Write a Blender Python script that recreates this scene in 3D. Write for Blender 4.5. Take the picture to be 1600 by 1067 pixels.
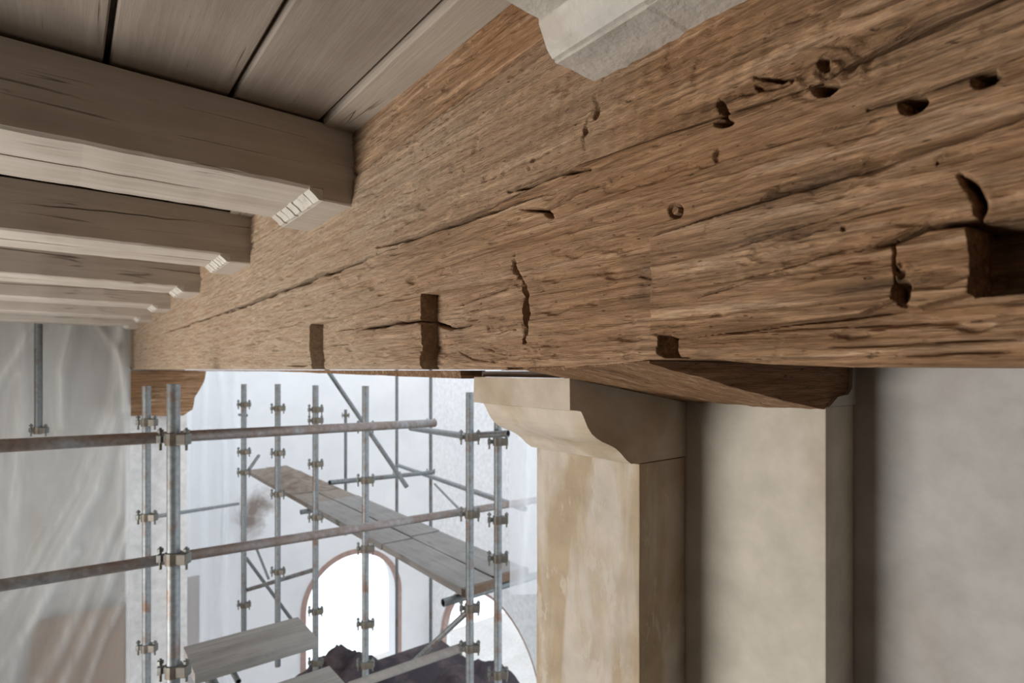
import bpy, bmesh, math, random
import numpy as np
from mathutils import Vector, Matrix, noise as mnoise

for o in list(bpy.data.objects):
    bpy.data.objects.remove(o)
S = bpy.context.scene
COL = S.collection
random.seed(7)

# ------------------------------------------------------------------ camera
F = 890.0; CX = 800.0; HY = 578.0
PSI = math.atan(700.0 / 890.0)
FW = Vector((math.sin(PSI), math.cos(PSI), 0)); RT = Vector((math.cos(PSI), -math.sin(PSI), 0))
cam = bpy.data.cameras.new('camera'); camo = bpy.data.objects.new('camera', cam); COL.objects.link(camo)
camo.location = (0, 0, 0); camo.rotation_euler = (math.pi / 2, 0, -PSI)
cam.sensor_width = 36; cam.lens = 36 * F / 1600; cam.shift_y = (HY - 533.5) / 1600
cam.clip_start = 0.02; cam.clip_end = 200
cam.dof.use_dof = True; cam.dof.focus_distance = 0.85; cam.dof.aperture_fstop = 7.0
S.camera = camo

# ------------------------------------------------------------------ world and light
SKY = 1.95
w = bpy.data.worlds.new('daylight'); S.world = w; w.use_nodes = True
bg = w.node_tree.nodes['Background']; bg.inputs[0].default_value = (0.89, 0.94, 1.0, 1); bg.inputs[1].default_value = SKY


def area(name, loc, target, sx, sy, power, col):
    l = bpy.data.lights.new(name, 'AREA'); l.shape = 'RECTANGLE'; l.size = sx; l.size_y = sy; l.energy = power; l.color = col
    o = bpy.data.objects.new(name, l); COL.objects.link(o); o.location = loc
    o.rotation_euler = (Vector(target) - Vector(loc)).to_track_quat('-Z', 'Y').to_euler()
    return o


area('added_left_light', (-3.15, 2.8, -2.0), (0.5, 1.8, 0.1), 2.4, 2.0, 190, (1.0, 0.94, 0.87))  # added area lamp out of view, supplies the light from the left
S.view_settings.view_transform = 'Standard'; S.view_settings.look = 'None'
S.view_settings.gamma = 1; S.view_settings.use_curve_mapping = False
S.view_settings.exposure = 0.0


# ------------------------------------------------------------------ pixel helpers (design-time unprojection to real points)
def ray(px, py):
    return FW + RT * ((px - CX) / F) + Vector((0, 0, (HY - py) / F))


def at_x(px, py, X):
    d = ray(px, py); return d * (X / d.x)


def at_y(px, py, Y):
    d = ray(px, py); return d * (Y / d.y)


def at_z(px, py, Z):
    d = ray(px, py); return d * (Z / d.z)


def at_d(px, py, t):
    return ray(px, py) * t


# ------------------------------------------------------------------ object helpers
def tag(o, label=None, cat=None, group=None, kind=None):
    if label: o['label'] = label
    if cat: o['category'] = cat
    if group: o['group'] = group
    if kind: o['kind'] = kind
    return o


def empty(name, loc=(0, 0, 0)):
    o = bpy.data.objects.new(name, None); COL.objects.link(o); o.location = loc; o.empty_display_size = 0.05
    return o


def link(name, me, mat, parent=None, loc=None):
    if mat and not me.materials: me.materials.append(mat)
    o = bpy.data.objects.new(name, me); COL.objects.link(o)
    if parent is not None: o.parent = parent
    if loc is not None: o.location = loc
    return o


def from_bm(name, bm, mat, parent=None, origin=(0, 0, 0), smooth=False):
    """bm holds world coordinates; origin becomes the object's location (relative to the parent's)."""
    org = Vector(origin)
    bmesh.ops.recalc_face_normals(bm, faces=bm.faces[:])
    for v in bm.verts: v.co -= org
    me = bpy.data.meshes.new(name); bm.to_mesh(me); bm.free()
    if smooth: me.shade_smooth()
    loc = org - (Vector(parent.location) if parent else Vector((0, 0, 0)))
    return link(name, me, mat, parent, loc)


def box(bm, a, b, bev=0.0, jit=0.0, cuts=0):
    a = Vector(a); b = Vector(b)
    r = bmesh.ops.create_cube(bm, size=1)
    vs = r['verts']
    c = (a + b) / 2; s = b - a
    for v in vs:
        v.co = Vector((c.x + v.co.x * s.x, c.y + v.co.y * s.y, c.z + v.co.z * s.z))
    es = list({e for v in vs for e in v.link_edges})
    if bev > 0:
        rr = bmesh.ops.bevel(bm, geom=es, offset=bev, segments=2, affect='EDGES', profile=0.6)
    return vs


def cyl(bm, p, q, r, n=16, inner=None, r2=None):
    p = Vector(p); q = Vector(q); d = (q - p).normalized()
    u = d.orthogonal().normalized(); v = d.cross(u)
    r2 = r if r2 is None else r2

    def ring(c, rad):
        return [bm.verts.new(c + (u * math.cos(2 * math.pi * i / n) + v * math.sin(2 * math.pi * i / n)) * rad) for i in range(n)]
    A = ring(p, r); B = ring(q, r2)
    for i in range(n):
        bm.faces.new((A[i], A[(i + 1) % n], B[(i + 1) % n], B[i]))
    if inner:
        A2 = ring(p, inner); B2 = ring(q, inner)
        A3 = ring(p + d * 0.08, inner); B3 = ring(q - d * 0.08, inner)
        for i in range(n):
            j = (i + 1) % n
            bm.faces.new((A[j], A[i], A2[i], A2[j])); bm.faces.new((B[i], B[j], B2[j], B2[i]))
            bm.faces.new((A2[j], A2[i], A3[i], A3[j])); bm.faces.new((B2[i], B2[j], B3[j], B3[i]))
        bm.faces.new(A3); bm.faces.new(B3)
    else:
        bm.faces.new(A[::-1]); bm.faces.new(B)


def prism_y(bm, prof, y0, y1, ny=1, f=None):
    """prof: list of (x,z) ; extruded along y"""
    rings = []
    for k in range(ny + 1):
        y = y0 + (y1 - y0) * k / ny
        rings.append([bm.verts.new((p[0], y, p[1])) for p in prof])
    n = len(prof)
    for k in range(ny):
        for i in range(n):
            j = (i + 1) % n
            bm.faces.new((rings[k][i], rings[k][j], rings[k + 1][j], rings[k + 1][i]))
    bm.faces.new(rings[0][::-1]); bm.faces.new(rings[-1])


# ------------------------------------------------------------------ numpy noise
_rs = np.random.RandomState(11)
_T = _rs.rand(256, 256)


def vnoise(u, v):
    iu = np.floor(u).astype(int); iv = np.floor(v).astype(int)
    fu = u - iu; fv = v - iv
    fu = fu * fu * (3 - 2 * fu); fv = fv * fv * (3 - 2 * fv)
    a = _T[iu & 255, iv & 255]; b = _T[(iu + 1) & 255, iv & 255]
    c = _T[iu & 255, (iv + 1) & 255]; d = _T[(iu + 1) & 255, (iv + 1) & 255]
    return (a * (1 - fu) + b * fu) * (1 - fv) + (c * (1 - fu) + d * fu) * fv


def fbm(u, v, o=4):
    s = 0; a = 0.5
    for k in range(o):
        s = s + a * (vnoise(u + 17.3 * k, v + 5.1 * k) - 0.5) * 2; u = u * 2.03; v = v * 2.03; a *= 0.5
    return s


def sstep(a, b, x):
    t = np.clip((x - a) / (b - a), 0, 1); return t * t * (3 - 2 * t)


# ------------------------------------------------------------------ materials
class NT:
    def __init__(s, name, rough=0.7, spec=0.3):
        s.m = bpy.data.materials.new(name); s.m.use_nodes = True; s.t = s.m.node_tree; s.n = s.t.nodes; s.l = s.t.links
        s.b = s.n['Principled BSDF']; s.b.inputs['Roughness'].default_value = rough
        s.b.inputs['Specular IOR Level'].default_value = spec

    def node(s, typ, **k):
        n = s.n.new(typ)
        for a, b in k.items(): setattr(n, a, b)
        return n

    def coords(s, scale=(1, 1, 1), rot=(0, 0, 0), loc=(0, 0, 0)):
        tc = s.node('ShaderNodeTexCoord'); mp = s.node('ShaderNodeMapping')
        mp.inputs['Scale'].default_value = scale; mp.inputs['Rotation'].default_value = rot; mp.inputs['Location'].default_value = loc
        s.l.new(tc.outputs['Object'], mp.inputs['Vector']); return mp.outputs[0]

    def noise(s, vec, scale, detail=4, rough=0.6, dist=0.0):
        n = s.node('ShaderNodeTexNoise'); n.inputs['Scale'].default_value = scale; n.inputs['Detail'].default_value = detail
        n.inputs['Roughness'].default_value = rough; n.inputs['Distortion'].default_value = dist
        s.l.new(vec, n.inputs['Vector']); return n.outputs['Fac']

    def ramp(s, fac, stops):
        r = s.node('ShaderNodeValToRGB'); e = r.color_ramp.elements
        while len(e) < len(stops): e.new(0.5)
        for i, (p, c) in enumerate(stops):
            e[i].position = p; e[i].color = (c[0], c[1], c[2], 1) if isinstance(c, (tuple, list)) else (c, c, c, 1)
        s.l.new(fac, r.inputs[0]); return r.outputs[0]

    def mix(s, fac, a, b, mode='MIX'):
        n = s.node('ShaderNodeMix', data_type='RGBA', blend_type=mode)
        for sock, val in ((n.inputs[0], fac), (n.inputs[6], a), (n.inputs[7], b)):
            if isinstance(val, (int, float)): sock.default_value = val
            elif isinstance(val, tuple): sock.default_value = (*val, 1)
            else: s.l.new(val, sock)
        return n.outputs[2]

    def math(s, op, a, b=0.0):
        n = s.node('ShaderNodeMath', operation=op)
        for sock, val in ((n.inputs[0], a), (n.inputs[1], b)):
            if isinstance(val, (int, float)): sock.default_value = val
            else: s.l.new(val, sock)
        return n.outputs[0]

    def attr(s, name):
        n = s.node('ShaderNodeAttribute'); n.attribute_name = name; return n.outputs['Fac']

    def bump(s, h, strength, dist):
        b = s.node('ShaderNodeBump'); b.inputs['Strength'].default_value = strength; b.inputs['Distance'].default_value = dist
        s.l.new(h, b.inputs['Height'])
        s.l.new(b.outputs[0], s.b.inputs['Normal'])

    def col(s, c):
        if isinstance(c, tuple): s.b.inputs['Base Color'].default_value = (*c, 1)
        else: s.l.new(c, s.b.inputs['Base Color'])
        return s.m


def grain(s, axis, along, cross):
    sc = [cross, cross, cross]; sc[axis] = along
    return s.coords(tuple(sc))


def old_oak(name, axis=1, dark=1.0, attrs=True):
    s = NT(name, 0.72, 0.25)
    g1 = s.noise(grain(s, axis, 2.5, 62), 1.0, 6, 0.7, 0.5)
    g2 = s.noise(grain(s, axis, 14, 240), 1.0, 4, 0.7, 0.3)
    g3 = s.noise(grain(s, axis, 60, 700), 1.0, 2, 0.6)
    pt = s.noise(s.coords((1.5, 1.5, 3.5)), 1.6, 4, 0.6, 0.5)
    c1 = s.ramp(g1, [(0.28, (0.085 * dark, 0.045 * dark, 0.022 * dark)), (0.44, (0.25 * dark, 0.145 * dark, 0.075 * dark)),
                     (0.56, (0.40 * dark, 0.25 * dark, 0.145 * dark)), (0.70, (0.64 * dark, 0.46 * dark, 0.31 * dark))])
    c2 = s.ramp(g2, [(0.3, 0.34), (0.46, 0.88), (0.64, 1.45)])
    c = s.mix(1.0, c1, c2, 'MULTIPLY')
    red = s.mix(s.ramp(pt, [(0.35, 0.0), (0.65, 0.6)]), c, (0.33 * dark, 0.17 * dark, 0.08 * dark))
    if attrs:
        wash = s.attr('wash'); stain = s.attr('stain')
        wn = s.ramp(s.noise(grain(s, axis, 4, 60), 1.0, 5, 0.7), [(0.3, 0.35), (0.6, 1.0)])
        wf = s.math('MULTIPLY', wash, wn)
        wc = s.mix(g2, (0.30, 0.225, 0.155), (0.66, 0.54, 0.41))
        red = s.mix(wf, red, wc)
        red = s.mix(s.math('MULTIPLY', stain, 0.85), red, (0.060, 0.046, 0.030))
    pits = s.ramp(s.noise(grain(s, axis, 60, 260), 1.0, 2, 0.5), [(0.24, 0.5), (0.31, 1.0)])
    red = s.mix(1.0, red, pits, 'MULTIPLY')
    h = s.math('ADD', s.math('MULTIPLY', g1, 0.5), s.math('ADD', s.math('MULTIPLY', g2, 0.35), s.math('MULTIPLY', g3, 0.15)))
    h = s.math('ADD', h, s.math('MULTIPLY', pits, 0.4))
    s.bump(h, 1.0, 0.010)
    return s.col(red)


def lime_wood(name, axis=0, side=(0.45, 0.39, 0.33), light=(0.60, 0.545, 0.485), crackc=(0.10, 0.075, 0.055), knots=False):
    s = NT(name, 0.8, 0.2)
    g1 = s.noise(grain(s, axis, 1.6, 30), 1.0, 5, 0.65, 0.4)
    g2 = s.noise(grain(s, axis, 8, 140), 1.0, 3, 0.7)
    pt = s.noise(s.coords((3, 3, 3)), 1.3, 4, 0.6)
    c = s.ramp(g1, [(0.2, tuple(x * 0.85 for x in side)), (0.45, side), (0.75, light)])
    c = s.mix(s.ramp(pt, [(0.4, 0.0), (0.7, 0.6)]), c, light)
    lin = s.ramp(s.noise(grain(s, axis, 1.1, 24), 1.0, 2, 0.5, 0.3), [(0.487, 1.0), (0.497, 0.0), (0.503, 0.0), (0.513, 1.0)])
    msk = s.ramp(s.noise(s.coords((2, 2, 2), loc=(3, 1, 5)), 1.5, 2), [(0.55, 0.0), (0.62, 0.75)])
    lf = s.math('MULTIPLY', s.math('SUBTRACT', 1.0, lin), msk)
    c = s.mix(lf, c, crackc)
    sp = s.ramp(s.noise(grain(s, axis, 20, 70), 1.0, 3, 0.6), [(0.22, 0.5), (0.31, 0.0)])
    c = s.mix(sp, c, tuple(x * 0.5 for x in side))
    if knots:
        vo = s.node('ShaderNodeTexVoronoi'); vo.inputs['Scale'].default_value = 1.0
        wv = s.coords((5.5, 3.2, 5.5), loc=(0.35, 0.2, 0))
        s.l.new(wv, vo.inputs['Vector'])
        kd = s.math('ADD', vo.outputs['Distance'], s.math('MULTIPLY', s.math('SUBTRACT', s.noise(s.coords((18, 9, 18)), 1.0, 4, 0.7, 1.0), 0.5), 0.35))
        c = s.mix(s.ramp(kd, [(0.08, 0.9), (0.22, 0.0)]), c, (0.085, 0.055, 0.035))
    h = s.math('SUBTRACT', s.math('ADD', s.math('MULTIPLY', g1, 0.5), s.math('MULTIPLY', g2, 0.4)), s.math('MULTIPLY', lf, 0.8))
    s.bump(h, 0.6, 0.003)
    return s.col(c)


def plaster(name, base, stainc, amount=0.5, scale=(5, 5, 2.2), lo=0.45, hi=0.62, bump=0.004, seed=0, crust=False):
    s = NT(name, 0.85, 0.15)
    n1 = s.noise(s.coords(scale, loc=(seed, seed * 2, seed)), 1.0, 5, 0.55, 0.6)
    n2 = s.noise(s.coords((1, 1, 1)), 14, 5, 0.6)
    n3 = s.noise(s.coords((1, 1, 1)), 120, 4, 0.6)
    c = s.mix(s.ramp(n1, [(lo, 0.0), (hi, amount)]), base, stainc)
    c = s.mix(1.0, c, s.ramp(n2, [(0.3, 0.86), (0.65, 1.06)]), 'MULTIPLY')
    if crust:
        k = s.ramp(s.noise(s.coords((1, 1, 0.4)), 22, 5, 0.7), [(0.56, 0.0), (0.62, 0.65)])
        c = s.mix(k, c, (0.63, 0.575, 0.50))
    s.bump(s.math('ADD', s.math('MULTIPLY', n2, 0.7), s.math('MULTIPLY', n3, 0.3)), 0.6, bump)
    return s.col(c)


def metal(name, c=(0.25, 0.275, 0.285), rust=0.2, rc=(0.22, 0.13, 0.09)):
    s = NT(name, 0.5, 0.5); s.b.inputs['Metallic'].default_value = 0.45
    n1 = s.noise(s.coords((1, 1, 1)), 6, 5, 0.65)
    n2 = s.noise(s.coords((1, 1, 1)), 45, 3, 0.6)
    cc = s.mix(s.ramp(n1, [(0.62 - rust * 0.45, 0.0), (0.72 - rust * 0.3, 0.85)]), c, rc)
    cc = s.mix(1.0, cc, s.ramp(n2, [(0.3, 0.75), (0.7, 1.15)]), 'MULTIPLY')
    s.bump(n2, 0.3, 0.002)
    return s.col(cc)


def plastic(name, trans=0.35, tint=(0.80, 0.81, 0.80)):
    s = NT(name, 0.3, 0.5)
    n = s.n; l = s.l
    n.remove(s.b)
    tr = n.new('ShaderNodeBsdfTransparent'); tr.inputs[0].default_value = (1, 1, 1, 1)
    tl = n.new('ShaderNodeBsdfTranslucent'); tl.inputs[0].default_value = (*tint, 1)
    df = n.new('ShaderNodeBsdfDiffuse'); df.inputs[0].default_value = (*tint, 1)
    gl = n.new('ShaderNodeBsdfGlossy'); gl.inputs['Roughness'].default_value = 0.25
    m1 = n.new('ShaderNodeMixShader'); m1.inputs[0].default_value = 0.5
    l.new(tl.outputs[0], m1.inputs[1]); l.new(df.outputs[0], m1.inputs[2])
    m2 = n.new('ShaderNodeMixShader'); m2.inputs[0].default_value = 0.015
    l.new(m1.outputs[0], m2.inputs[1]); l.new(gl.outputs[0], m2.inputs[2])
    m3 = n.new('ShaderNodeMixShader'); fa = n.new('ShaderNodeAttribute'); fa.attribute_name = 'fold'
    mt = n.new('ShaderNodeMath'); mt.operation = 'MULTIPLY_ADD'; mt.inputs[1].default_value = -trans; mt.inputs[2].default_value = trans
    l.new(fa.outputs['Fac'], mt.inputs[0]); l.new(mt.outputs[0], m3.inputs[0])
    l.new(m2.outputs[0], m3.inputs[1]); l.new(tr.outputs[0], m3.inputs[2])
    l.new(m3.outputs[0], n['Material Output'].inputs[0])
    return s.m


M = {}
M['oak'] = old_oak('aged_oak')
M['oak_x'] = old_oak('aged_oak_block', 0, 0.95, False)
M['bolster'] = old_oak('bolster_oak', 0, 0.85, False)
M['lime_x'] = lime_wood('limewashed_joist', 0)
M['lime_y'] = lime_wood('limewashed_board', 1, (0.27, 0.225, 0.185), (0.37, 0.32, 0.27), knots=True)
M['lime_trim'] = lime_wood('limewashed_fillet', 1, (0.40, 0.345, 0.285), (0.52, 0.46, 0.39))
M['lime_white'] = plaster('white_limewash_crust', (0.66, 0.63, 0.575), (0.40, 0.35, 0.29), 0.5, (14, 14, 14), 0.5, 0.68, 0.006)
M['pilaster'] = plaster('ochre_stained_plaster', (0.60, 0.545, 0.475), (0.47, 0.375, 0.26), 0.95, (11, 11, 2.6), 0.40, 0.56, 0.004, 2, True)
M['corbel'] = plaster('corbel_plaster', (0.60, 0.53, 0.44), (0.44, 0.345, 0.235), 0.7, (6, 6, 7), 0.47, 0.66, 0.004, 5)
M['pier'] = plaster('smooth_cream_plaster', (0.64, 0.60, 0.52), (0.48, 0.38, 0.24), 0.75, (6, 2.6, 1.3), 0.52, 0.68, 0.002, 9)
M['wall_near'] = plaster('grey_white_plaster', (0.55, 0.545, 0.535), (0.46, 0.42, 0.37), 0.6, (3, 3, 2), 0.45, 0.65, 0.002, 4)
M['dim_wall'] = plaster('bounce_cutting_dark_wall', (0.13, 0.105, 0.085), (0.08, 0.06, 0.05), 0.5)  # dark colour picked to cut bounced light off the unseen walls
M['white'] = plaster('white_hall_plaster', (0.84, 0.845, 0.85), (0.72, 0.72, 0.73), 0.5, (0.8, 0.8, 0.8), 0.45, 0.7, 0.0008, 1)
M['floor'] = plaster('pale_dust_floor', (0.55, 0.53, 0.50), (0.42, 0.40, 0.37), 0.5, (1, 1, 1), 0.4, 0.7, 0.004, 1)
M['galv'] = metal('galvanised_tube')
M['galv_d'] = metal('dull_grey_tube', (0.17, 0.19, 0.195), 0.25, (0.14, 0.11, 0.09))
M['rust'] = metal('rusty_tube', (0.26, 0.26, 0.26), 0.55, (0.20, 0.145, 0.12))
M['clamp'] = metal('clamp_steel', (0.17, 0.18, 0.17), 0.4, (0.14, 0.11, 0.08))
M['board'] = lime_wood('scaffold_board_wood', 1, (0.225, 0.215, 0.205), (0.31, 0.30, 0.29), (0.12, 0.1, 0.08))
M['board_x'] = lime_wood('scaffold_board_wood_across', 0, (0.25, 0.24, 0.225), (0.37, 0.355, 0.335), (0.12, 0.1, 0.08))
M['board_dark'] = lime_wood('dark_scaffold_board_wood', 1, (0.20, 0.165, 0.14), (0.28, 0.24, 0.205), (0.06, 0.05, 0.04))
M['sheet'] = plastic('clear_dust_sheet', 0.66, (0.90, 0.91, 0.90))
M['sheet2'] = plastic('thin_clear_sheet', 0.5, (0.9, 0.92, 0.95))
M['ply'] = lime_wood('brown_panel_wood', 2, (0.22, 0.13, 0.075), (0.33, 0.21, 0.13), (0.1, 0.06, 0.04))
M['frame'] = plaster('red_brown_window_frame', (0.40, 0.27, 0.23), (0.46, 0.34, 0.30), 0.6, (4, 4, 4), 0.4, 0.7, 0.002, 1)
M['tarp'] = plaster('dark_tarpaulin', (0.050, 0.042, 0.050), (0.15, 0.12, 0.12), 0.7, (3, 3, 3), 0.45, 0.65, 0.02, 1)
M['rubble'] = plaster('brown_rubble', (0.19, 0.15, 0.12), (0.30, 0.26, 0.22), 0.7, (8, 8, 8), 0.4, 0.65, 0.02, 3)
M['iron'] = metal('old_iron', (0.10, 0.085, 0.07), 0.5, (0.13, 0.07, 0.04))
g = NT('window_glass', 0.05); g.n.remove(g.b)
_t = g.n.new('ShaderNodeBsdfTransparent'); _g = g.n.new('ShaderNodeBsdfGlossy'); _g.inputs['Roughness'].default_value = 0.05
_m = g.n.new('ShaderNodeMixShader'); _m.inputs[0].default_value = 0.06
_t.inputs[0].default_value = (0.96, 0.98, 1, 1)
g.l.new(_t.outputs[0], _m.inputs[1]); g.l.new(_g.outputs[0], _m.inputs[2]); g.l.new(_m.outputs[0], g.n['Material Output'].inputs[0])
M['glass'] = g.m

# stain on the hall wall (brown exposed patch) lives in the wall's own colour
s = NT('hall_wall_stained', 0.85, 0.15)
STP = at_y(392, 800, 9.5)
tc = s.node('ShaderNodeTexCoord')
sub = s.node('ShaderNodeVectorMath', operation='SUBTRACT'); s.l.new(tc.outputs['Object'], sub.inputs[0]); sub.inputs[1].default_value = STP
scl = s.node('ShaderNodeVectorMath', operation='MULTIPLY'); s.l.new(sub.outputs[0], scl.inputs[0]); scl.inputs[1].default_value = (2.6, 1, 2.0)
ln = s.node('ShaderNodeVectorMath', operation='LENGTH'); s.l.new(scl.outputs[0], ln.inputs[0])
nz = s.noise(tc.outputs['Object'], 2.5, 5, 0.65, 0.5)
dd = s.math('ADD', ln.outputs['Value'], s.math('MULTIPLY', s.math('SUBTRACT', nz, 0.5), 2.2))
fc = s.ramp(dd, [(0.25, 0.9), (1.0, 0.0)])
bn = s.noise(tc.outputs['Object'], 0.9, 4, 0.6)
cc = s.mix(s.ramp(bn, [(0.42, 0.0), (0.68, 0.45)]), (0.84, 0.845, 0.855), (0.66, 0.67, 0.69))
cc = s.mix(fc, cc, (0.20, 0.15, 0.12))
M['hall'] = s.col(cc)


# ================================================================== STRUCTURE
FLOOR = -7.5
bm = bmesh.new(); box(bm, (-9, -3, FLOOR - 0.2), (12, 14, FLOOR))
tag(from_bm('floor', bm, M['floor']), kind='structure')


def arch_wall(name, mat, fix, axis, u0, u1, z0, z1, thick, arches):
    """vertical wall with arched openings. axis 'x': runs along x at y=fix; axis 'y': runs along y at x=fix"""
    bm = bmesh.new()

    def P(u, z, d=0.0): return (u, fix + d, z) if axis == 'x' else (fix + d, u, z)
    loops = [[(u0, z0), (u1, z0), (u1, z1), (u0, z1)]]
    for (c, hw, spring, bot, rise) in arches:
        lp = [(c - hw, bot), (c + hw, bot)]
        for k in range(0, 25):
            a = math.pi * k / 24
            lp.append((c + hw * math.cos(a), spring + rise * math.sin(a)))
        loops.append(lp)
    for d in (0.0, thick):
        es = []
        for lp in loops:
            vs = [bm.verts.new(P(u, z, d)) for u, z in lp]
            es += [bm.edges.new((vs[i], vs[(i + 1) % len(vs)])) for i in range(len(vs))]
        bmesh.ops.triangle_fill(bm, use_beauty=True, edges=es)
    for lp in loops:
        A = [bm.verts.new(P(u, z, 0)) for u, z in lp]; B = [bm.verts.new(P(u, z, thick)) for u, z in lp]
        n = len(lp)
        for i in range(n): bm.faces.new((A[i], A[(i + 1) % n], B[(i + 1) % n], B[i]))
    bmesh.ops.remove_doubles(bm, verts=bm.verts[:], dist=1e-5)
    o = from_bm(name, bm, mat); tag(o, kind='structure'); return o


WY = 9.5; WX = 5.44
ARC1 = (3.965, 0.90, -4.03, -6.2, 0.90)
ARC2 = (7.65, 1.45, -5.05, -6.9, 1.40)
arch_wall('wall_back', M['hall'], WY, 'x', -4, WX + 0.5, FLOOR, 3.0, 0.5, [ARC1])
arch_wall('wall_side', M['white'], WX, 'y', 2.2, WY, FLOOR, 3.0, 0.14, [ARC2])


def arch_window(name, axis, fix, arc, bars):
    c, hw, spring, bot, rise = arc
    e = empty(name, (c, fix, bot) if axis == 'x' else (fix, c, bot)); tag(e, kind='structure')

    def P(u, z, d=0.0): return Vector((u, fix + d, z)) if axis == 'x' else Vector((fix + d, u, z))

    def loop(off):
        lp = [(c - hw + off, bot + off)]
        lp += [(c - (hw - off) * math.cos(math.pi * k / 24), spring + (rise - off) * math.sin(math.pi * k / 24)) for k in range(25)]
        lp += [(c + hw - off, bot + off)]
        return lp
    bm = bmesh.new(); n = 27
    o1 = loop(-0.01); o2 = loop(0.075)
    V = [[bm.verts.new(P(u, z, d)) for u, z in lp] for lp, d in ((o1, 0), (o2, 0), (o2, 0.09), (o1, 0.09))]
    for k in range(4):
        for i in range(n):
            j = (i + 1) % n
            bm.faces.new((V[k][i], V[k][j], V[(k + 1) % 4][j], V[(k + 1) % 4][i]))
    from_bm('window_frame', bm, M['frame'], e, e.location)
    bm = bmesh.new(); bm.faces.new([bm.verts.new(P(u, z, 0.05)) for u, z in loop(0.06)])
    from_bm('pane', bm, M['glass'], e, e.location)
    return e


arch_window('window_1', 'x', WY - 0.02, ARC1, 2)
arch_window('window_2', 'y', WX + 0.03, ARC2, 2)

# walls on the camera's side of the girder
XP = 0.935; XW = 1.04
bm = bmesh.new(); box(bm, (XW, -2.6, FLOOR), (1.4, 1.0, 0.53))
tag(from_bm('wall_right', bm, M['wall_near']), kind='structure')
bm = bmesh.new(); box(bm, (-6, -2.9, FLOOR), (1.4, -2.6, 0.6))
tag(from_bm('wall_front', bm, M['dim_wall']), kind='structure')
bm = bmesh.new(); box(bm, (-5, 6.78, FLOOR), (0.99, 7.1, 0.53))
tag(from_bm('wall_left', bm, M['wall_near']), kind='structure')
bm = bmesh.new(); box(bm, (0.465, 6.62, FLOOR), (0.99, 6.778, -0.435), 0.01)
tag(from_bm('plaster_pier', bm, M['white']), 'white plastered pier under the dark timber block at the far end of the girder', 'pier')

arch_wall('wall_light_shield', M['dim_wall'], -3.32, 'y', -2.6, 6.78, FLOOR, 0.53, -0.4, [(2.8, 1.2, -1.9, -3.6, 1.2)])  # unseen wall added to shut out ambient light, opening behind the added lamp

# ceiling: slab with boards
ZC = 0.535
bm = bmesh.new(); box(bm, (-3.2, -2.6, ZC + 0.034), (1.4, 7.1, ZC + 0.14))
ceil = tag(from_bm('ceiling', bm, M['lime_y']), kind='structure')
seams = [0.435, 0.257, 0.058]
while seams[-1] > -3.0: seams.append(seams[-1] - random.uniform(0.18, 0.23))
edges = [0.50] + seams
for i in range(len(edges) - 1):
    b, a = edges[i], edges[i + 1]
    gap = 0.0085 if i > 0 else 0.002
    bm = bmesh.new()
    dz = random.uniform(-0.001, 0.002)
    ys = [-2.55, -1.0, 0.3, 1.3, 2.6, 4.0, 5.4, 6.75]
    prev = None
    R = []
    for y in ys:
        ja = random.uniform(-0.0015, 0.0015); jb = random.uniform(-0.0015, 0.0015)
        aa = a + gap * 0.5 + ja; bb = b - gap * 0.5 + jb
        ch = 0.003
        R.append([bm.verts.new(p) for p in ((aa, y, ZC + 0.03), (aa, y, ZC + ch + dz), (aa + ch, y, ZC + dz), (bb - ch, y, ZC + dz), (bb, y, ZC + ch + dz), (bb, y, ZC + 0.03))])
    for k in range(len(R) - 1):
        for q in range(6):
            r = (q + 1) % 6
            bm.faces.new((R[k][q], R[k][r], R[k + 1][r], R[k + 1][q]))
    bm.faces.new(R[0]); bm.faces.new(R[-1][::-1])
    from_bm('ceiling_board', bm, M['lime_y'], ceil, ((a + b) / 2, 0, ZC))

# ================================================================== GIRDER
D = 0.5
JY = [(-0.66, -0.40), (0.215, 0.475), (1.207, 1.500), (2.083, 2.37), (3.02, 3.29), (3.95, 4.21), (4.92, 5.18), (5.85, 6.10)]
pxs = np.arange(203.5, 1700, 1.6)
th = np.arctan((pxs - CX) / F) + PSI
ycols = np.concatenate([D / np.tan(th), np.linspace(0.045, -2.55, 90)])
ycols[0] = 6.6


def px_of(y):
    """screen column of a point of the face plane x=D at y"""
    dep = y * FW.y + D * FW.x; lat = D * RT.x + y * RT.y
    return CX + F * lat / np.maximum(dep, 0.05), np.maximum(dep, 0.05)


def dist_poly(X, Y, pts):
    best = np.full(X.shape, 1e9); tt = np.zeros(X.shape); n = len(pts) - 1
    for i in range(n):
        ax, ay = pts[i]; bx, by = pts[i + 1]
        dx, dy = bx - ax, by - ay; L = dx * dx + dy * dy + 1e-9
        t = np.clip(((X - ax) * dx + (Y - ay) * dy) / L, 0, 1)
        d = np.hypot(X - ax - t * dx, Y - ay - t * dy)
        m = d < best
        best = np.where(m, d, best); tt = np.where(m, (i + t) / n, tt)
    return best, tt


def smx(v, k=1): return v


def yz(px, py):
    p = at_x(px, py, D); return p.y, p.z


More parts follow.
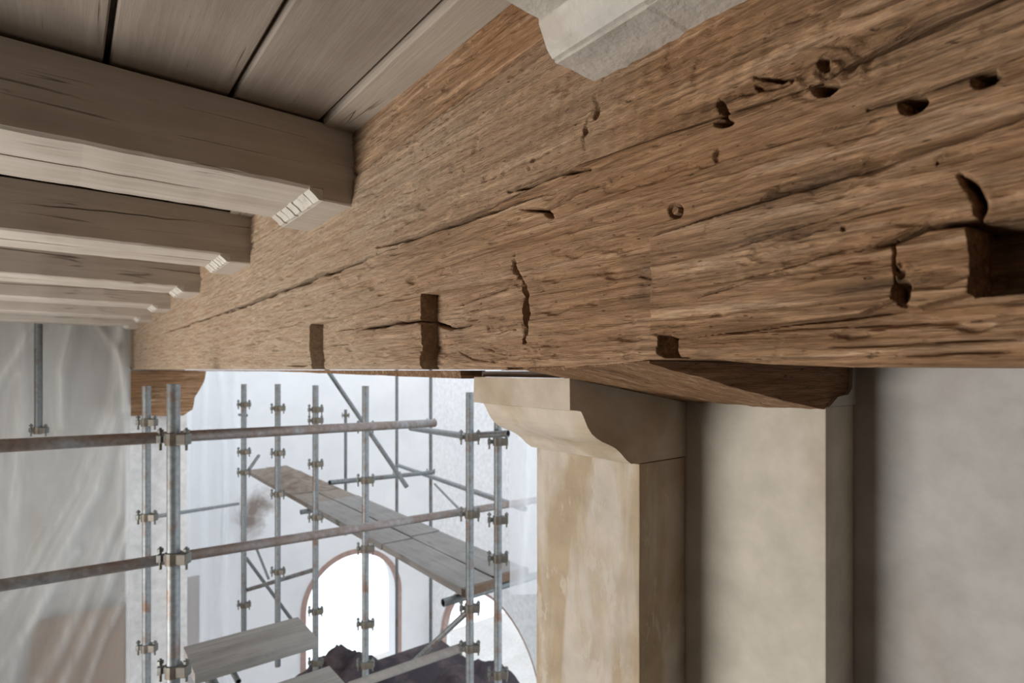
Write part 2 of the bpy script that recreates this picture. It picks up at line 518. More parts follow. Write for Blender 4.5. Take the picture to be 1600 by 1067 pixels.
# (points in the picture of the face, half width px, depth m)
CRACKS = [
    ([(1057, 528), (1200, 512), (1350, 494), (1432, 482)], 1.8, 0.007), ([(685, 478), (745, 460), (805, 441)], 1.3, 0.006), ([(566, 483), (610, 471), (655, 461)], 1.2, 0.005),
    ([(1508, 280), (1528, 298), (1540, 322), (1534, 350)], 6.0, 0.014),
    ([(335, 493), (372, 481), (400, 470), (442, 453), (484, 439), (493, 431), (524, 424), (580, 401)], 1.9, 0.016),
    ([(255, 520), (300, 505), (335, 494)], 1.0, 0.008),
    ([(590, 386), (640, 371), (710, 349), (780, 325), (845, 304)], 2.6, 0.016),
    ([(554, 304), (640, 257), (725, 210)], 1.2, 0.006),
    ([(796, 300), (835, 284), (875, 270), (924, 266)], 2.6, 0.016),
    ([(813, 326), (835, 327), (852, 330), (880, 312), (905, 300), (946, 287)], 2.2, 0.009),
    ([(852, 330), (862, 340)], 3, 0.008),
    ([(1022, 371), (1100, 345), (1187, 319), (1250, 302), (1322, 281), (1420, 252), (1506, 225)], 1.6, 0.010),
    ([(1356, 172), (1410, 153), (1469, 135), (1530, 113), (1600, 86)], 2.2, 0.016),
    ([(555, 517), (575, 512), (600, 509), (618, 502), (627, 505), (650, 501), (682, 512), (720, 506)], 2.0, 0.012),
    ([(510, 516), (530, 515), (550, 513)], 1.3, 0.007),
    ([(802, 405), (803, 422), (810, 434), (817, 444)], 2.4, 0.010),
    ([(818, 448), (819, 490), (817, 534)], 3.4, 0.045),
    ([(935, 132), (929, 150), (934, 166), (918, 188), (912, 212), (914, 236)], 2.2, 0.0035),
    ([(750, 208), (738, 240)], 3.0, 0.006), ([(700, 125), (690, 142)], 2.5, 0.007), ([(712, 253), (705, 272)], 2.2, 0.005),
    ([(1402, 375), (1405, 395), (1403, 412), (1408, 430)], 2.2, 0.010),
    ([(1124, 155), (1127, 172), (1131, 190)], 4.0, 0.010),
    ([(1124, 232), (1116, 255)], 2.5, 0.006), ([(995, 430), (1018, 436)], 1.5, 0.004),
    ([(1180, 120), (1215, 122), (1250, 108)], 4.0, 0.008), ([(1150, 150), (1190, 138), (1235, 128)], 4.0, 0.007),
    ([(1022, 410), (1021, 450), (1022, 470)], 1.6, 0.006),
    ([(460, 402), (475, 384)], 1.2, 0.004),
    ([(760, 520), (790, 512), (800, 516)], 1.2, 0.004), ([(735, 540), (770, 552), (800, 556)], 1.3, 0.004),
    ([(690, 545), (720, 560), (760, 566)], 1.3, 0.004), ([(745, 505), (752, 518)], 1.5, 0.005),
    ([(1060, 560), (1120, 563), (1200, 566)], 1.2, 0.003),
    ([(1260, 545), (1380, 540), (1500, 533), (1600, 530)], 2.2, 0.006),
    ([(1150, 520), (1300, 510), (1450, 505), (1600, 497)], 2.0, 0.005),
    ([(1400, 556), (1500, 552), (1600, 551)], 2.0, 0.005),
    ([(1150, 440), (1250, 415), (1340, 385)], 1.8, 0.004), ([(1080, 470), (1180, 440)], 1.6, 0.004),
    ([(1120, 400), (1260, 355), (1400, 310)], 1.6, 0.0035), ([(1200, 380), (1330, 345), (1450, 318)], 1.6, 0.0035),
    ([(1020, 300), (1150, 268), (1230, 240)], 1.5, 0.003), ([(1100, 260), (1250, 215), (1400, 175)], 1.5, 0.003),
    ([(1000, 150), (1120, 100), (1250, 40)], 1.5, 0.003), ([(1060, 180), (1200, 125)], 1.5, 0.003),
]
HOLES = [  # cx, cy, rx, ry, angle deg, depth
    (1427, 161, 25, 17, -22, 0.030), (1541, 122, 27, 15, -20, 0.028), (1291, 139, 23, 14, -12, 0.026), (1131, 192, 17, 8, -5, 0.018),
    (1285, 97, 10, 13, 10, 0.014), (1416, 460, 17, 21, 0, 0.026), (1055, 329, 12, 13, 0, 0.010), (642, 437, 9, 8, 0, 0.007),
    (690, 378, 4, 4, 0, 0.003), (932, 176, 6, 12, 10, 0.010), (915, 205, 4, 9, 0, 0.007), (1184, 135, 8, 6, 0, 0.010), (1234, 120, 6, 8, 0, 0.009),
    (1472, 261, 3, 3, 0, 0.006), (592, 459, 6, 4, 0, 0.004), (1325, 360, 5, 4, 0, 0.004), (670, 295, 2.5, 2.5, 0, 0.004), (804, 398, 3, 3, 0, 0.004),
    (462, 570, 16, 4, 0, 0.012), (1415, 425, 8, 14, 0, 0.008), (835, 250, 4, 5, 0, 0.004), (828, 262, 3, 5, 0, 0.004),
]


def inpoly(X, Y, poly):
    r = np.zeros(X.shape, bool); n = len(poly); j = n - 1
    for i in range(n):
        xi, yi = poly[i]; xj, yj = poly[j]
        c = ((yi > Y) != (yj > Y)) & (X < (xj - xi) * (Y - yi) / (yj - yi + 1e-9) + xi)
        r ^= c; j = i
    return r


def soft(X, Y, poly, wd):
    ins = inpoly(X, Y, poly)
    d, _ = dist_poly(X, Y, poly + [poly[0]])
    return np.clip(0.5 + np.where(ins, d, -d) / wd, 0, 1)


def face_field(y, z, part):
    PX, dep = px_of(y); PY = HY - F * z / dep
    near = sstep(0.2, 1.0, np.clip(dep, 0, 3))          # 0 near .. 1 far
    h = 0.0035 * fbm(y * 2.1, z * 7, 3)
    # adze / chisel marks, stronger on the old left half
    adz = np.abs(fbm(y * 14 + z * 9, z * 22, 3))
    h += 0.0065 * adz * (0.25 + 0.75 * sstep(0.75, 1.4, y))
    gr = fbm(y * 5 + 0.6 * fbm(y * 3, z * 12, 2), z * 130 + 4 * fbm(y * 2.5, z * 6, 3), 3)
    rg = 1 - np.abs(gr) * 2
    h += 0.0045 * sstep(0.18, 0.5, fbm(y * 16, z * 62 + 9, 4)) + 0.0015 * fbm(y * 30, z * 90, 3)
    h += 0.003 * sstep(0.30, 0.6, fbm(y * 42 + z * 20, z * 34 + 2, 3)) * (0.4 + 0.6 * sstep(0.5, 1.2, y))
    h += 0.004 * sstep(0.1, 0.5, fbm(y * 11 + 3, z * 5, 3)) * sstep(1.1, 1.8, y)
    ga = 0.0030 * (1.3 - 0.7 * sstep(0.5, 1.2, y))
    # diagonal saw marks of the middle timber
    if part == 'middle':
        h += 0.0007 * np.sin((y * 260 + z * 120) + 3 * fbm(y * 6, z * 6, 2)) * sstep(0.15, 0.3, y) * (1 - sstep(1.2, 2.0, y))
    smoothz = np.zeros(h.shape)
    leaf = soft(PX, PY, [(1190, 312), (1215, 292), (1270, 275), (1345, 265), (1330, 280), (1260, 300)], 5)
    smoothz = np.maximum(smoothz, leaf)
    h += ga * gr * (1 - smoothz) + 0.004 * leaf
    wav = 2.2 * fbm(y * 25, z * 25, 3)
    for pts, wd, dp in CRACKS:
        x0 = min(p[0] for p in pts) - 25; x1 = max(p[0] for p in pts) + 25
        y0 = min(p[1] for p in pts) - 25; y1 = max(p[1] for p in pts) + 25
        m = (PX > x0) & (PX < x1) & (PY > y0) & (PY < y1)
        if not m.any(): continue
        d, t = dist_poly(PX[m] + wav[m], PY[m] + wav[m], pts)
        tp = np.clip(4 * t * (1 - t) * 1.6, 0.25, 1)
        h[m] += (2.2 if dp > 0.0075 else 1.0) * dp * np.exp(-(d / (wd * (0.6 + 0.4 * tp))) ** 2) * tp
    for (cx, cy, rx, ry, an, dp) in HOLES:
        m = (np.abs(PX - cx) < 2.2 * max(rx, ry)) & (np.abs(PY - cy) < 2.2 * max(rx, ry))
        if not m.any(): continue
        a = math.radians(an); ux = (PX[m] - cx) * math.cos(a) + (PY[m] - cy) * math.sin(a); uy = -(PX[m] - cx) * math.sin(a) + (PY[m] - cy) * math.cos(a)
        rr = np.sqrt((ux / rx) ** 2 + (uy / ry) ** 2) + wav[m] * 0.05
        h[m] += dp * (1 - sstep(0.55, 1.05, rr))
    stain = np.zeros(h.shape)
    if part == 'lower':
        # stepped housings: depth ramps from the far end of each housing
        def housing(pxa, pxb, da, db, topa, topb):
            ya = D / math.tan(math.atan((pxa - CX) / F) + PSI); yb = D / math.tan(math.atan((pxb - CX) / F) + PSI)
            t = (ya - y) / (ya - yb)
            za = yz(pxa, topa)[1]; zb = yz(pxb, topb)[1]
            zt = za + (zb - za) * np.clip(t, 0, 1)
            m = (t > 0) & (t < 1) & (z < zt)
            return np.where(m, da + (db - da) * t, 0.0)
        h += housing(483.5, 556, 0.033, 0.000, 506, 494)
        h += housing(657, 812, 0.032, 0.006, 459, 436)
        # right: proud slab between the two long lines
        slab = soft(PX, PY, [(1020, 372), (1187, 320), (1322, 282), (1770, 140), (1770, 345), (1520, 350), (1452, 354), (1405, 380), (1404, 412),
                             (1404, 470), (1350, 492), (1058, 527), (1022, 524)], 3.0)
        blk = soft(PX, PY, [(1402, 384), (1452, 360), (1500, 356), (1517, 352), (1524, 400), (1522, 462), (1440, 482), (1408, 476)], 3.5)
        deep = soft(PX, PY, [(1526, 352), (1560, 350), (1760, 330), (1760, 700), (1524, 700), (1524, 462)], 2.5)
        z_str = soft(PX, PY, [(1056, 528), (1350, 493), (1440, 483), (1522, 464), (1760, 440), (1760, 600), (1056, 600)], 3)
        nt = soft(PX, PY, [(1030, 524), (1056, 525), (1056, 562), (1040, 562), (1028, 552)], 2.5)
        h += -0.009 * np.maximum(slab, blk) - 0.003 * blk
        h += deep * (1 - z_str) * 0.042
        h += z_str * (0.002 + 0.0005 * rg)
        h += nt * 0.04
        # shadowy slit between slab and block, chisel relief on the block
        d, t = dist_poly(PX + wav, PY + wav, [(1352, 392), (1405, 378), (1455, 357), (1532, 349)])
        h += 0.034 * np.exp(-(d / 4.6) ** 2) * sstep(0, 0.6, t)
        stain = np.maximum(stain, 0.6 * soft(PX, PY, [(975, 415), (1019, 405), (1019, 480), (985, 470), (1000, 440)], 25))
        stain = np.maximum(stain, 0.35 * soft(PX, PY, [(1540, 330), (1700, 300), (1700, 470), (1540, 465)], 20))  # darker tone over the recess beyond the block
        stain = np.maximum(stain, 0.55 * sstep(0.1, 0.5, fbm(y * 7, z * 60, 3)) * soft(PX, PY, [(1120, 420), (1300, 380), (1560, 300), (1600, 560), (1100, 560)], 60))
    stain = np.maximum(stain, 0.5 * leaf)
    # knot rings around the split at the top right
    kr = np.hypot((PX - 1290) / 1.6, PY - 112)
    kn = np.exp(-(kr / 42) ** 2)
    h += 0.003 * kn * np.sin(kr / 3.2)
    stain = np.maximum(stain, 0.35 * kn * (0.5 + 0.5 * np.sin(kr / 3.2)))
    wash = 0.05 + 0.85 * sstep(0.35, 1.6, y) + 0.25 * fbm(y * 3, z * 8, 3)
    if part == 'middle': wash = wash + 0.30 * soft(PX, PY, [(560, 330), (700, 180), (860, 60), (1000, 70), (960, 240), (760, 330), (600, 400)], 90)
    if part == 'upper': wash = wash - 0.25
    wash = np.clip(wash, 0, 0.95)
    return h, wash, np.clip(stain, 0, 1)


def seam_low(y):   # between lower and middle timber
    PX, dep = px_of(y)
    z = np.interp(PX, [203, 335, 580, 700, 900, 1112, 1281, 1311, 1555, 1700], [yz(a, b)[1] for a, b in
                  ((250, 522), (335, 493), (580, 401), (712, 349), (897, 259), (1112, 187), (1281, 129), (1311, 109), (1555, 2), (1555, 2))])
    return z


def seam_up(y):
    PX, dep = px_of(y)
    return np.interp(PX, [203, 554, 845, 1000], [0.43, yz(554, 272)[1], yz(845, 56)[1], 0.445])


def bottom(y):
    PX, dep = px_of(y)
    py = np.interp(PX, [203, 460, 680, 860, 960, 1034, 1060, 1200, 1330, 1600], [577, 577, 577, 578, 569, 561, 559, 569, 574, 571])
    z = (HY - py) * dep / F
    return z + 0.0015 * fbm(y * 8, y * 0, 3)


gird = empty('ceiling_girder', (D, 2.0, 0.0))
tag(gird, 'massive rough-hewn oak girder of stacked timbers running the length of the ceiling', 'beam')


def timber(name, zlo, zhi, nr, part, back, open_lo, open_hi, tail):
    yc = ycols; nc = len(yc)
    t = np.linspace(0, 1, nr)
    z0 = zlo(yc); z1 = zhi(yc)
    Y = np.repeat(yc[None, :], nr, 0); Z = z0[None, :] + (z1 - z0)[None, :] * t[:, None]
    h, wash, stain = face_field(Y, Z, part)
    # worn arrises where timbers meet
    dlo = Z - z0[None, :]; dhi = z1[None, :] - Z
    PX, dep = px_of(Y)
    if open_lo is not None: h += open_lo(Y) * np.exp(-(dlo / 0.0035))
    if open_hi is not None: h += open_hi(Y) * np.exp(-(dhi / 0.0035))
    X = D + np.clip(h, -0.02, 0.09)
    verts = np.stack([X, Y, Z], -1).reshape(-1, 3)
    idx = np.arange(nr * nc).reshape(nr, nc)
    # y decreases with column: order quads to face -x
    quads = np.stack([idx[:-1, :-1], idx[:-1, 1:], idx[1:, 1:], idx[1:, :-1]], -1).reshape(-1, 4)
    # back ring
    bl = nr * nc
    bv = []
    for c in range(nc): bv.append((back, yc[c], z0[c]))
    for c in range(nc): bv.append((back, yc[c], z1[c]))
    q2 = []
    cs = np.arange(nc - 1)
    q2.append(np.stack([idx[0, cs + 1], idx[0, cs], bl + cs, bl + cs + 1], -1))
    q2.append(np.stack([idx[-1, cs], idx[-1, cs + 1], bl + nc + cs + 1, bl + nc + cs], -1))
    q2.append(np.stack([bl + cs, bl + nc + cs, bl + nc + cs + 1, bl + cs + 1], -1))
    allq = np.concatenate([quads] + q2, 0)
    V = np.concatenate([verts, np.array(bv)], 0)
    capA = list(idx[::-1, 0]) + [bl, bl + nc]
    capB = list(idx[:, -1]) + [bl + 2 * nc - 1, bl + nc - 1]
    me = bpy.data.meshes.new(name)
    nq = len(allq)
    org = Vector(gird.location)
    V = V - np.array(org)[None, :]
    nl = nq * 4 + len(capA) + len(capB)
    me.vertices.add(len(V)); me.vertices.foreach_set('co', V.astype(np.float32).ravel())
    me.loops.add(nl)
    li = np.concatenate([allq.ravel(), np.array(capA), np.array(capB)]).astype(np.int32)
    me.loops.foreach_set('vertex_index', li)
    me.polygons.add(nq + 2)
    st = np.concatenate([np.arange(nq) * 4, [nq * 4, nq * 4 + len(capA)]]).astype(np.int32)
    me.polygons.foreach_set('loop_start', st)
    me.update(calc_edges=True); me.validate()
    for nm, arr in (('wash', wash), ('stain', stain)):
        at = me.attributes.new(nm, 'FLOAT', 'POINT')
        full = np.zeros(len(V), np.float32); full[:nr * nc] = arr.ravel(); full[nr * nc:] = 0.3
        at.data.foreach_set('value', full)
    # smooth gentle faces, keep steep ones faceted
    nrm = np.zeros(len(me.polygons) * 3, np.float32); me.polygons.foreach_get('normal', nrm); nrm = nrm.reshape(-1, 3)
    me.polygons.foreach_set('use_smooth', np.abs(nrm[:, 0]) > 0.55)
    me.update()
    return link(name, me, M['oak'], gird, (0, 0, 0))


def open_main(Y):
    PX, _ = px_of(Y)
    return np.interp(PX, [203, 590, 780, 890, 1000, 1290, 1311, 1340, 1560, 1700], [0.003, 0.003, 0.003, 0.005, 0.006, 0.007, 0.009, 0.010, 0.010, 0.01])


timber('lower_timber', bottom, lambda y: seam_low(y) - 0.0002, 210, 'lower', 1.03, lambda Y: 0.005 + 0 * Y, lambda Y: open_main(Y) * 0.5, None)
def gap_main(y):
    PX, _ = px_of(y)
    return np.interp(PX, [203, 340, 480, 590, 640, 780, 850, 900, 1000, 1112, 1281, 1311, 1360, 1560, 1700],
                     [0.0, 0.003, 0.005, 0.0004, 0.002, 0.002, 0.0004, 0.0016, 0.0026, 0.0034, 0.0034, 0.0055, 0.009, 0.013, 0.013]) * (1 + 0.5 * fbm(y * 20, y * 0 + 3, 3))


timber('middle_timber', lambda y: seam_low(y) + 0.0002 + gap_main(y), lambda y: seam_up(y) - 0.0004, 130, 'middle', 1.03, lambda Y: open_main(Y), lambda Y: 0.006 + 0 * Y, None)
timber('upper_timber', lambda y: seam_up(y) + 0.0004, lambda y: 0.533 + 0 * y, 64, 'upper', 1.03, lambda Y: 0.006 + 0 * Y, None, None)

# the peg broken off in its hole
bm = bmesh.new()
pc = at_x(1056, 329, D)
cyl(bm, (pc.x + 0.03, pc.y, pc.z), (pc.x - 0.001, pc.y, pc.z), 0.0052, 6, None, 0.0042)
tag(from_bm('wooden_peg', bm, M['oak_x'], gird, pc), 'small broken wooden peg in its hole')
# thin lath under the girder's lower arris
bm = bmesh.new()
rows = []
for k in range(60):
    t = k / 59; y = 0.925 + (6.55 - 0.925) * t ** 2
    lo = -0.017 + 0.012 * min(1, (y - 0.925) / 1.2) + 0.0015 * mnoise.noise((y * 9, 0, 0))
    rows.append([bm.verts.new(p) for p in ((0.60 + 0.002 * mnoise.noise((y * 12, 3, 0)), y, -0.001), (0.603, y, lo), (0.66, y, lo), (0.66, y, -0.001))])
for k in range(59):
    for q in range(4):
        r = (q + 1) % 4; bm.faces.new((rows[k][q], rows[k][r], rows[k + 1][r], rows[k + 1][q]))
bm.faces.new(rows[0]); bm.faces.new(rows[-1][::-1])
from_bm('bottom_lath', bm, M['bolster'], gird, (0.63, 2, 0))

# bolster under the near end: underside slopes down to the pier
bm = bmesh.new()
NX, NY = 60, 40
SL = 0.155


def bol_pt(u, v):
    x = 0.505 + (XW - 0.002 - 0.505) * u; y = 0.398 + (0.668 - 0.398) * v
    z = 0.008 - SL * (min(x, XP) - 0.5)
    z += 0.0022 * mnoise.noise((x * 9, y * 30, 1)) + 0.0012 * mnoise.noise((x * 40, y * 130, 2)) + 0.006 * max(0, 1 - u * 6) * mnoise.noise((y * 20, 0, 0))
    if u > 0.02: z -= 0.006 * math.sin(u * math.pi) * (1 - abs(v - .3))
    if x > 0.93: z = min(z, -0.0575)
    return Vector((x, y, min(z, float(bottom(np.array([y]))[0]) - 0.0015)))


G = [[bm.verts.new(bol_pt(i / NX, j / NY)) for j in range(NY + 1)] for i in range(NX + 1)]
T = [[bm.verts.new((g_.co.x, g_.co.y, float(bottom(np.array([g_.co.y]))[0]) - 0.0008)) for g_ in (G[i][0], G[i][NY])] for i in range(NX + 1)]
for i in range(NX):
    for j in range(NY): bm.faces.new((G[i][j], G[i][j + 1], G[i + 1][j + 1], G[i + 1][j]))
    bm.faces.new((G[i][0], G[i + 1][0], T[i + 1][0], T[i][0]))
    bm.faces.new((G[i][NY], G[i + 1][NY], T[i + 1][1], T[i][1]))
    bm.faces.new((T[i][0], T[i + 1][0], T[i + 1][1], T[i][1]))
bm.faces.new([G[0][j] for j in range(NY + 1)] + [T[0][1], T[0][0]]); bm.faces.new([G[NX][j] for j in range(NY + 1)] + [T[NX][1], T[NX][0]])
bolst = from_bm('bolster_timber', bm, M['bolster'], None, (0.75, 0.53, 0.0))
tag(bolst, 'short brown timber wedged between the girder and the plaster corbel', 'beam')

bm = bmesh.new(); box(bm, (0.645, 0.669, -0.0132), (1.03, 0.916, -0.0025), 0.001)  # added filler: blocks hall light so the gap above the corbel looks dark
from_bm('gap_blocker', bm, M['board_dark'], bolst, (0.8, 0.8, 0))

# ================================================================== PILASTER, CORBEL, PIER
YP = 0.65; YL = 0.918; XC = 0.627; XPI = 0.798


def yzp(px, py): p = at_y(px, py, YP); return p.x, p.z


prof_px = [(892.7, 640), (900, 641.5), (907, 643), (910, 649), (913.7, 658), (918, 668), (925, 678), (932, 684), (941, 690), (952, 695), (962, 700.5), (970, 707.5),
           (976, 715), (981, 720), (986, 724)]
prof = [yzp(*p) for p in prof_px]
ptop = prof[-1][1] - 0.002
outline = [(XC, -0.0135), (XC, prof[0][1] - 0.0005)] + prof[1:] + [(XPI + 0.003, ptop), (XP - 0.001, ptop), (XP - 0.001, -0.062)]
bm = bmesh.new(); prism_y(bm, outline, YP, YL, 8)
for v in bm.verts:
    v.co.x += 0.0016 * mnoise.noise(v.co * 22) * (1 if v.co.x < 0.9 else 0); v.co.z += 0.0012 * mnoise.noise(v.co * 22 + Vector((5, 5, 5)))
bmesh.ops.bevel(bm, geom=[e for e in bm.edges if len(e.link_faces) == 2 and e.calc_face_angle(0) > 0.9], offset=0.0022, segments=2, affect='EDGES')
corb = from_bm('moulded_corbel', bm, M['corbel'], None, (XC + 0.15, (YP + YL) / 2, ptop))
tag(corb, 'ochre-cream plaster corbel with an ogee moulding carrying the girder', 'corbel')

zp = ptop - 0.0022
bm = bmesh.new(); box(bm, (XPI, YP + 0.001, FLOOR), (XP - 0.0005, 0.93, zp), 0.0025)
bmesh.ops.subdivide_edges(bm, edges=[e for e in bm.edges if abs(e.verts[0].co.z - e.verts[1].co.z) > 1], cuts=60)
for v in bm.verts:
    v.co.x += 0.002 * mnoise.noise(v.co * 9); v.co.y += 0.0015 * mnoise.noise(v.co * 9 + Vector((3, 1, 1)))
tag(from_bm('plaster_pilaster', bm, M['pilaster'], None, (0.86, 0.79, FLOOR)), 'narrow ochre-stained plaster pilaster standing under the moulded corbel', 'pilaster')

bm = bmesh.new(); box(bm, (XP, 0.396, FLOOR), (XW - 0.0005, 1.0, -0.058), 0.002)
tag(from_bm('cream_pier', bm, M['pier'], None, (0.99, 0.7, FLOOR)), 'broad smooth cream plaster pier between the pilaster and the grey wall', 'pier')
# plaster lip at the corner of the pier
bm = bmesh.new()
prof = [(XP + 0.004, -0.0575), (XW, -0.0575), (XW, 0.004), (XW - 0.012, 0.004), (XW - 0.016, -0.030), (XW - 0.03, -0.040), (XW - 0.07, -0.043), (XP + 0.012, -0.054)]
prism_y(bm, prof, 0.3925, 0.398, 1)
lip = from_bm('plaster_fillet', bm, M['wall_near'], None, (XW, 0.395, -0.05))
tag(lip, 'thin grey plaster fillet sealing the bolster end at the pier corner', 'fillet')

# ================================================================== JOISTS
JL = ['limewashed joist with white crusted end nearest the camera, top centre of the view',
      'widest limewashed joist in view, long crack along its pale underside',
      'second limewashed joist back from the ceiling boards in view',
      'third limewashed joist back, seen below the two largest ones',
      'fourth limewashed joist back, half hidden and thin in the distance',
      'fifth limewashed joist back, a narrow pale band near the dust sheet',
      'farthest limewashed joist, right above the hanging plastic dust sheet']


def joist(idx, y0, y1, label):
    e = empty('ceiling_joist', (-0.5, (y0 + y1) / 2, 0.375))
    tag(e, label, 'joist', 'limewashed joists bearing on the girder')
    zt = ZC - 0.007; zm = 0.383; ze = 0.362 if idx else 0.345
    nseg = 70
    for (xa, xb, zb, nm, ch, ns) in ((-3.0, 0.512, zm, 'joist_body', 0.006, 90), (0.436, 0.511, ze, 'joist_end', 0.003, 8)):
        bm = bmesh.new(); R = []
        for k in range(ns + 1):
            t = k / ns
            x = xb - (xb - xa) * (t ** 1.8 if ns > 20 else t)
            n1 = 0.0022 * mnoise.noise((x * 7, y0 * 3, 0)) ; n2 = 0.0022 * mnoise.noise((x * 7, y0 * 3, 9)); n3 = 0.002 * mnoise.noise((x * 18, y0, 4))
            yn = y0 + n1; yf = y1 + n2; zz = zb + n3
            c = ch + 0.002 * mnoise.noise((x * 25, y0, 2))
            zt = ZC - 0.007 if ns > 20 else zm + 0.012
            if ns < 20: yn -= 0.0006; yf += 0.0006
            zk = zm + 0.085 + 0.02 * math.sin(x * 2.2 + y0 * 3) + 0.004 * mnoise.noise((x * 14, y0, 6))
            kd = 0.018 * max(0.0, 0.35 + 1.3 * mnoise.noise((x * 3.0, y0 * 2, 8)))
            yg = (yn + yf) / 2 - 0.01 + 0.012 * math.sin(x * 1.7 + y0) + 0.003 * mnoise.noise((x * 16, y0, 3))
            gd = 0.014 * max(0.0, 0.4 + 1.3 * mnoise.noise((x * 3.5, y0 * 2, 1)))
            if ns < 20: zk = zb + 0.012; kd = 0.0; gd = 0.0
            R.append([bm.verts.new(p) for p in ((x, yn, zt), (x, yn, zk + 0.002), (x, yn + kd, zk), (x, yn, zk - 0.002), (x, yn, zz + c), (x, yn + c, zz), (x, yg - 0.0025, zz + 0.0005), (x, yg, zz + gd), (x, yg + 0.0025, zz - 0.0005), (x, yf - c, zz), (x, yf, zz + c), (x, yf, zt))])
        for k in range(ns):
            for q in range(12):
                r = (q + 1) % 12; bm.faces.new((R[k][q], R[k][r], R[k + 1][r], R[k + 1][q]))
        bm.faces.new(R[0]); bm.faces.new(R[-1][::-1])
        from_bm(nm, bm, M['lime_x'] if not (idx == 0) else M['lime_j0'], e, e.location)
    # crusted stop strip across the underside, notched
    bm = bmesh.new(); n = 7 if idx else 2
    for k in range(n):
        a = y0 + 0.002 + (y1 - y0 - 0.004) * k / n; b = a + (y1 - y0 - 0.004) / n * (1.0 if idx == 0 else random.uniform(0.78, 0.9))
        zz = ze + random.uniform(0.0, 0.003); xl = 0.409 + random.uniform(-0.002, 0.002)
        sec = [(xl, zm + 0.003), (xl, zm - 0.003), (xl + 0.012, zz + 0.008), (xl + 0.020, zz), (0.438, zz), (0.438, zm + 0.003)]
        prism_y(bm, sec, a, b)
    prism_y(bm, [(0.412, zm + 0.002), (0.420, zm - 0.002), (0.437, ze + 0.006), (0.437, zm + 0.002)], y0 + 0.001, y1 - 0.001)
    tag(from_bm('stop_strip', bm, M['lime_white'], e, e.location), 'rough white notched strip')
    return e


M['lime_j0'] = plaster('thick_limewash_joist', (0.60, 0.565, 0.51), (0.40, 0.35, 0.29), 0.5, (16, 9, 9), 0.5, 0.68, 0.008, 8)
for k, (a, b) in enumerate(JY[1:]): joist(k, a, b, JL[k])

# fillet boards between the joists against the girder
for k in range(len(JY) - 1):
    a = JY[k][1] + 0.002; b = JY[k + 1][0] - 0.002
    bm = bmesh.new(); box(bm, (0.4365, a, ZC - 0.013), (0.503, b, ZC + 0.001), 0.002)
    bmesh.ops.subdivide_edges(bm, edges=[e for e in bm.edges if abs(e.verts[0].co.y - e.verts[1].co.y) > 0.3], cuts=12)
    for v in bm.verts:
        if v.co.x < 0.45: v.co.x += 0.002 * mnoise.noise((v.co.y * 12, v.co.z * 30, 0))
    tag(from_bm('trim_%d' % (k + 1), bm, M['lime_trim'], None, (0.47, (a + b) / 2, ZC)), kind='structure')

# ================================================================== FAR END BLOCK
bm = bmesh.new()
pA = at_y(202, 583, 6.45); pB = at_y(322, 583, 6.45); pC = at_y(300, 640, 6.45); pD = at_y(286, 649, 6.45); pE = at_y(202, 650, 6.45)
cx_ = (pA.x + pB.x) / 2
poly = [(pE.x + 0.01, pE.z), (pA.x, -0.012), (pB.x, -0.012), (pB.x - 0.02, -0.12), (pC.x + 0.03, -0.27), (pC.x, pC.z), (pD.x, pD.z)]
R = []
for k in range(5):
    y = 6.44 + 0.16 * k / 4
    ring = []
    for i in range(len(poly)):
        a = Vector((poly[i][0], 0, poly[i][1])); b = Vector((poly[(i + 1) % len(poly)][0], 0, poly[(i + 1) % len(poly)][1]))
        for s_ in range(4):
            p = a.lerp(b, s_ / 4); p.y = y
            p += Vector((mnoise.noise((p.x * 9, y * 9, p.z * 9)), 0, mnoise.noise((p.x * 9, y * 9, p.z * 9 + 7)) if s_ else 0)) * 0.012
            ring.append(bm.verts.new(p))
    R.append(ring)
n = len(R[0])
for k in range(4):
    for i in range(n): bm.faces.new((R[k][i], R[k][(i + 1) % n], R[k + 1][(i + 1) % n], R[k + 1][i]))
for ring in (R[0], R[-1]):
    bmesh.ops.triangle_fill(bm, edges=[e for e in {bm.edges.get((ring[i], ring[(i + 1) % n])) for i in range(n)} if e])
blk = from_bm('bearing_block', bm, M['oak_x'], None, (cx_, 6.5, pE.z))
tag(blk, 'rough orange-brown timber block under the far end of the girder', 'timber block')
# dark strip added as the shade of the gap beside the block
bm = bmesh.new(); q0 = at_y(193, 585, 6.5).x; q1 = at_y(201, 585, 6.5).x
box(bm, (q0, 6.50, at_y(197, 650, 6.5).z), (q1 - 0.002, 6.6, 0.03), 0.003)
tag(from_bm('gap_shade_strip', bm, M['board_dark'], None, ((q0 + q1) / 2, 6.55, -0.4)), 'dark strip standing in for the shaded gap beside the far timber block', 'shade strip')

# ================================================================== DUST SHEETS
FOLDS = [([(196, 505), (190, 620), (150, 760), (75, 900), (10, 1067)], 14, 0.10), ([(185, 505), (168, 640), (120, 760), (40, 900), (-40, 1000)], 9, 0.07),
         ([(112, 505), (95, 580), (96, 665)], 11, 0.09), ([(60, 505), (20, 560), (-30, 640)], 12, 0.08), ([(150, 505), (185, 560), (196, 640)], 8, 0.05),
         ([(200, 640), (185, 800), (100, 1000), (60, 1067)], 12, 0.06), ([(40, 505), (30, 700), (15, 900)], 16, 0.05), ([(203, 820), (150, 960), (90, 1080)], 9, 0.05),
         ([(120, 860), (60, 950), (-10, 1050)], 10, 0.05), ([(195, 930), (160, 1000), (130, 1080)], 6, 0.04)]


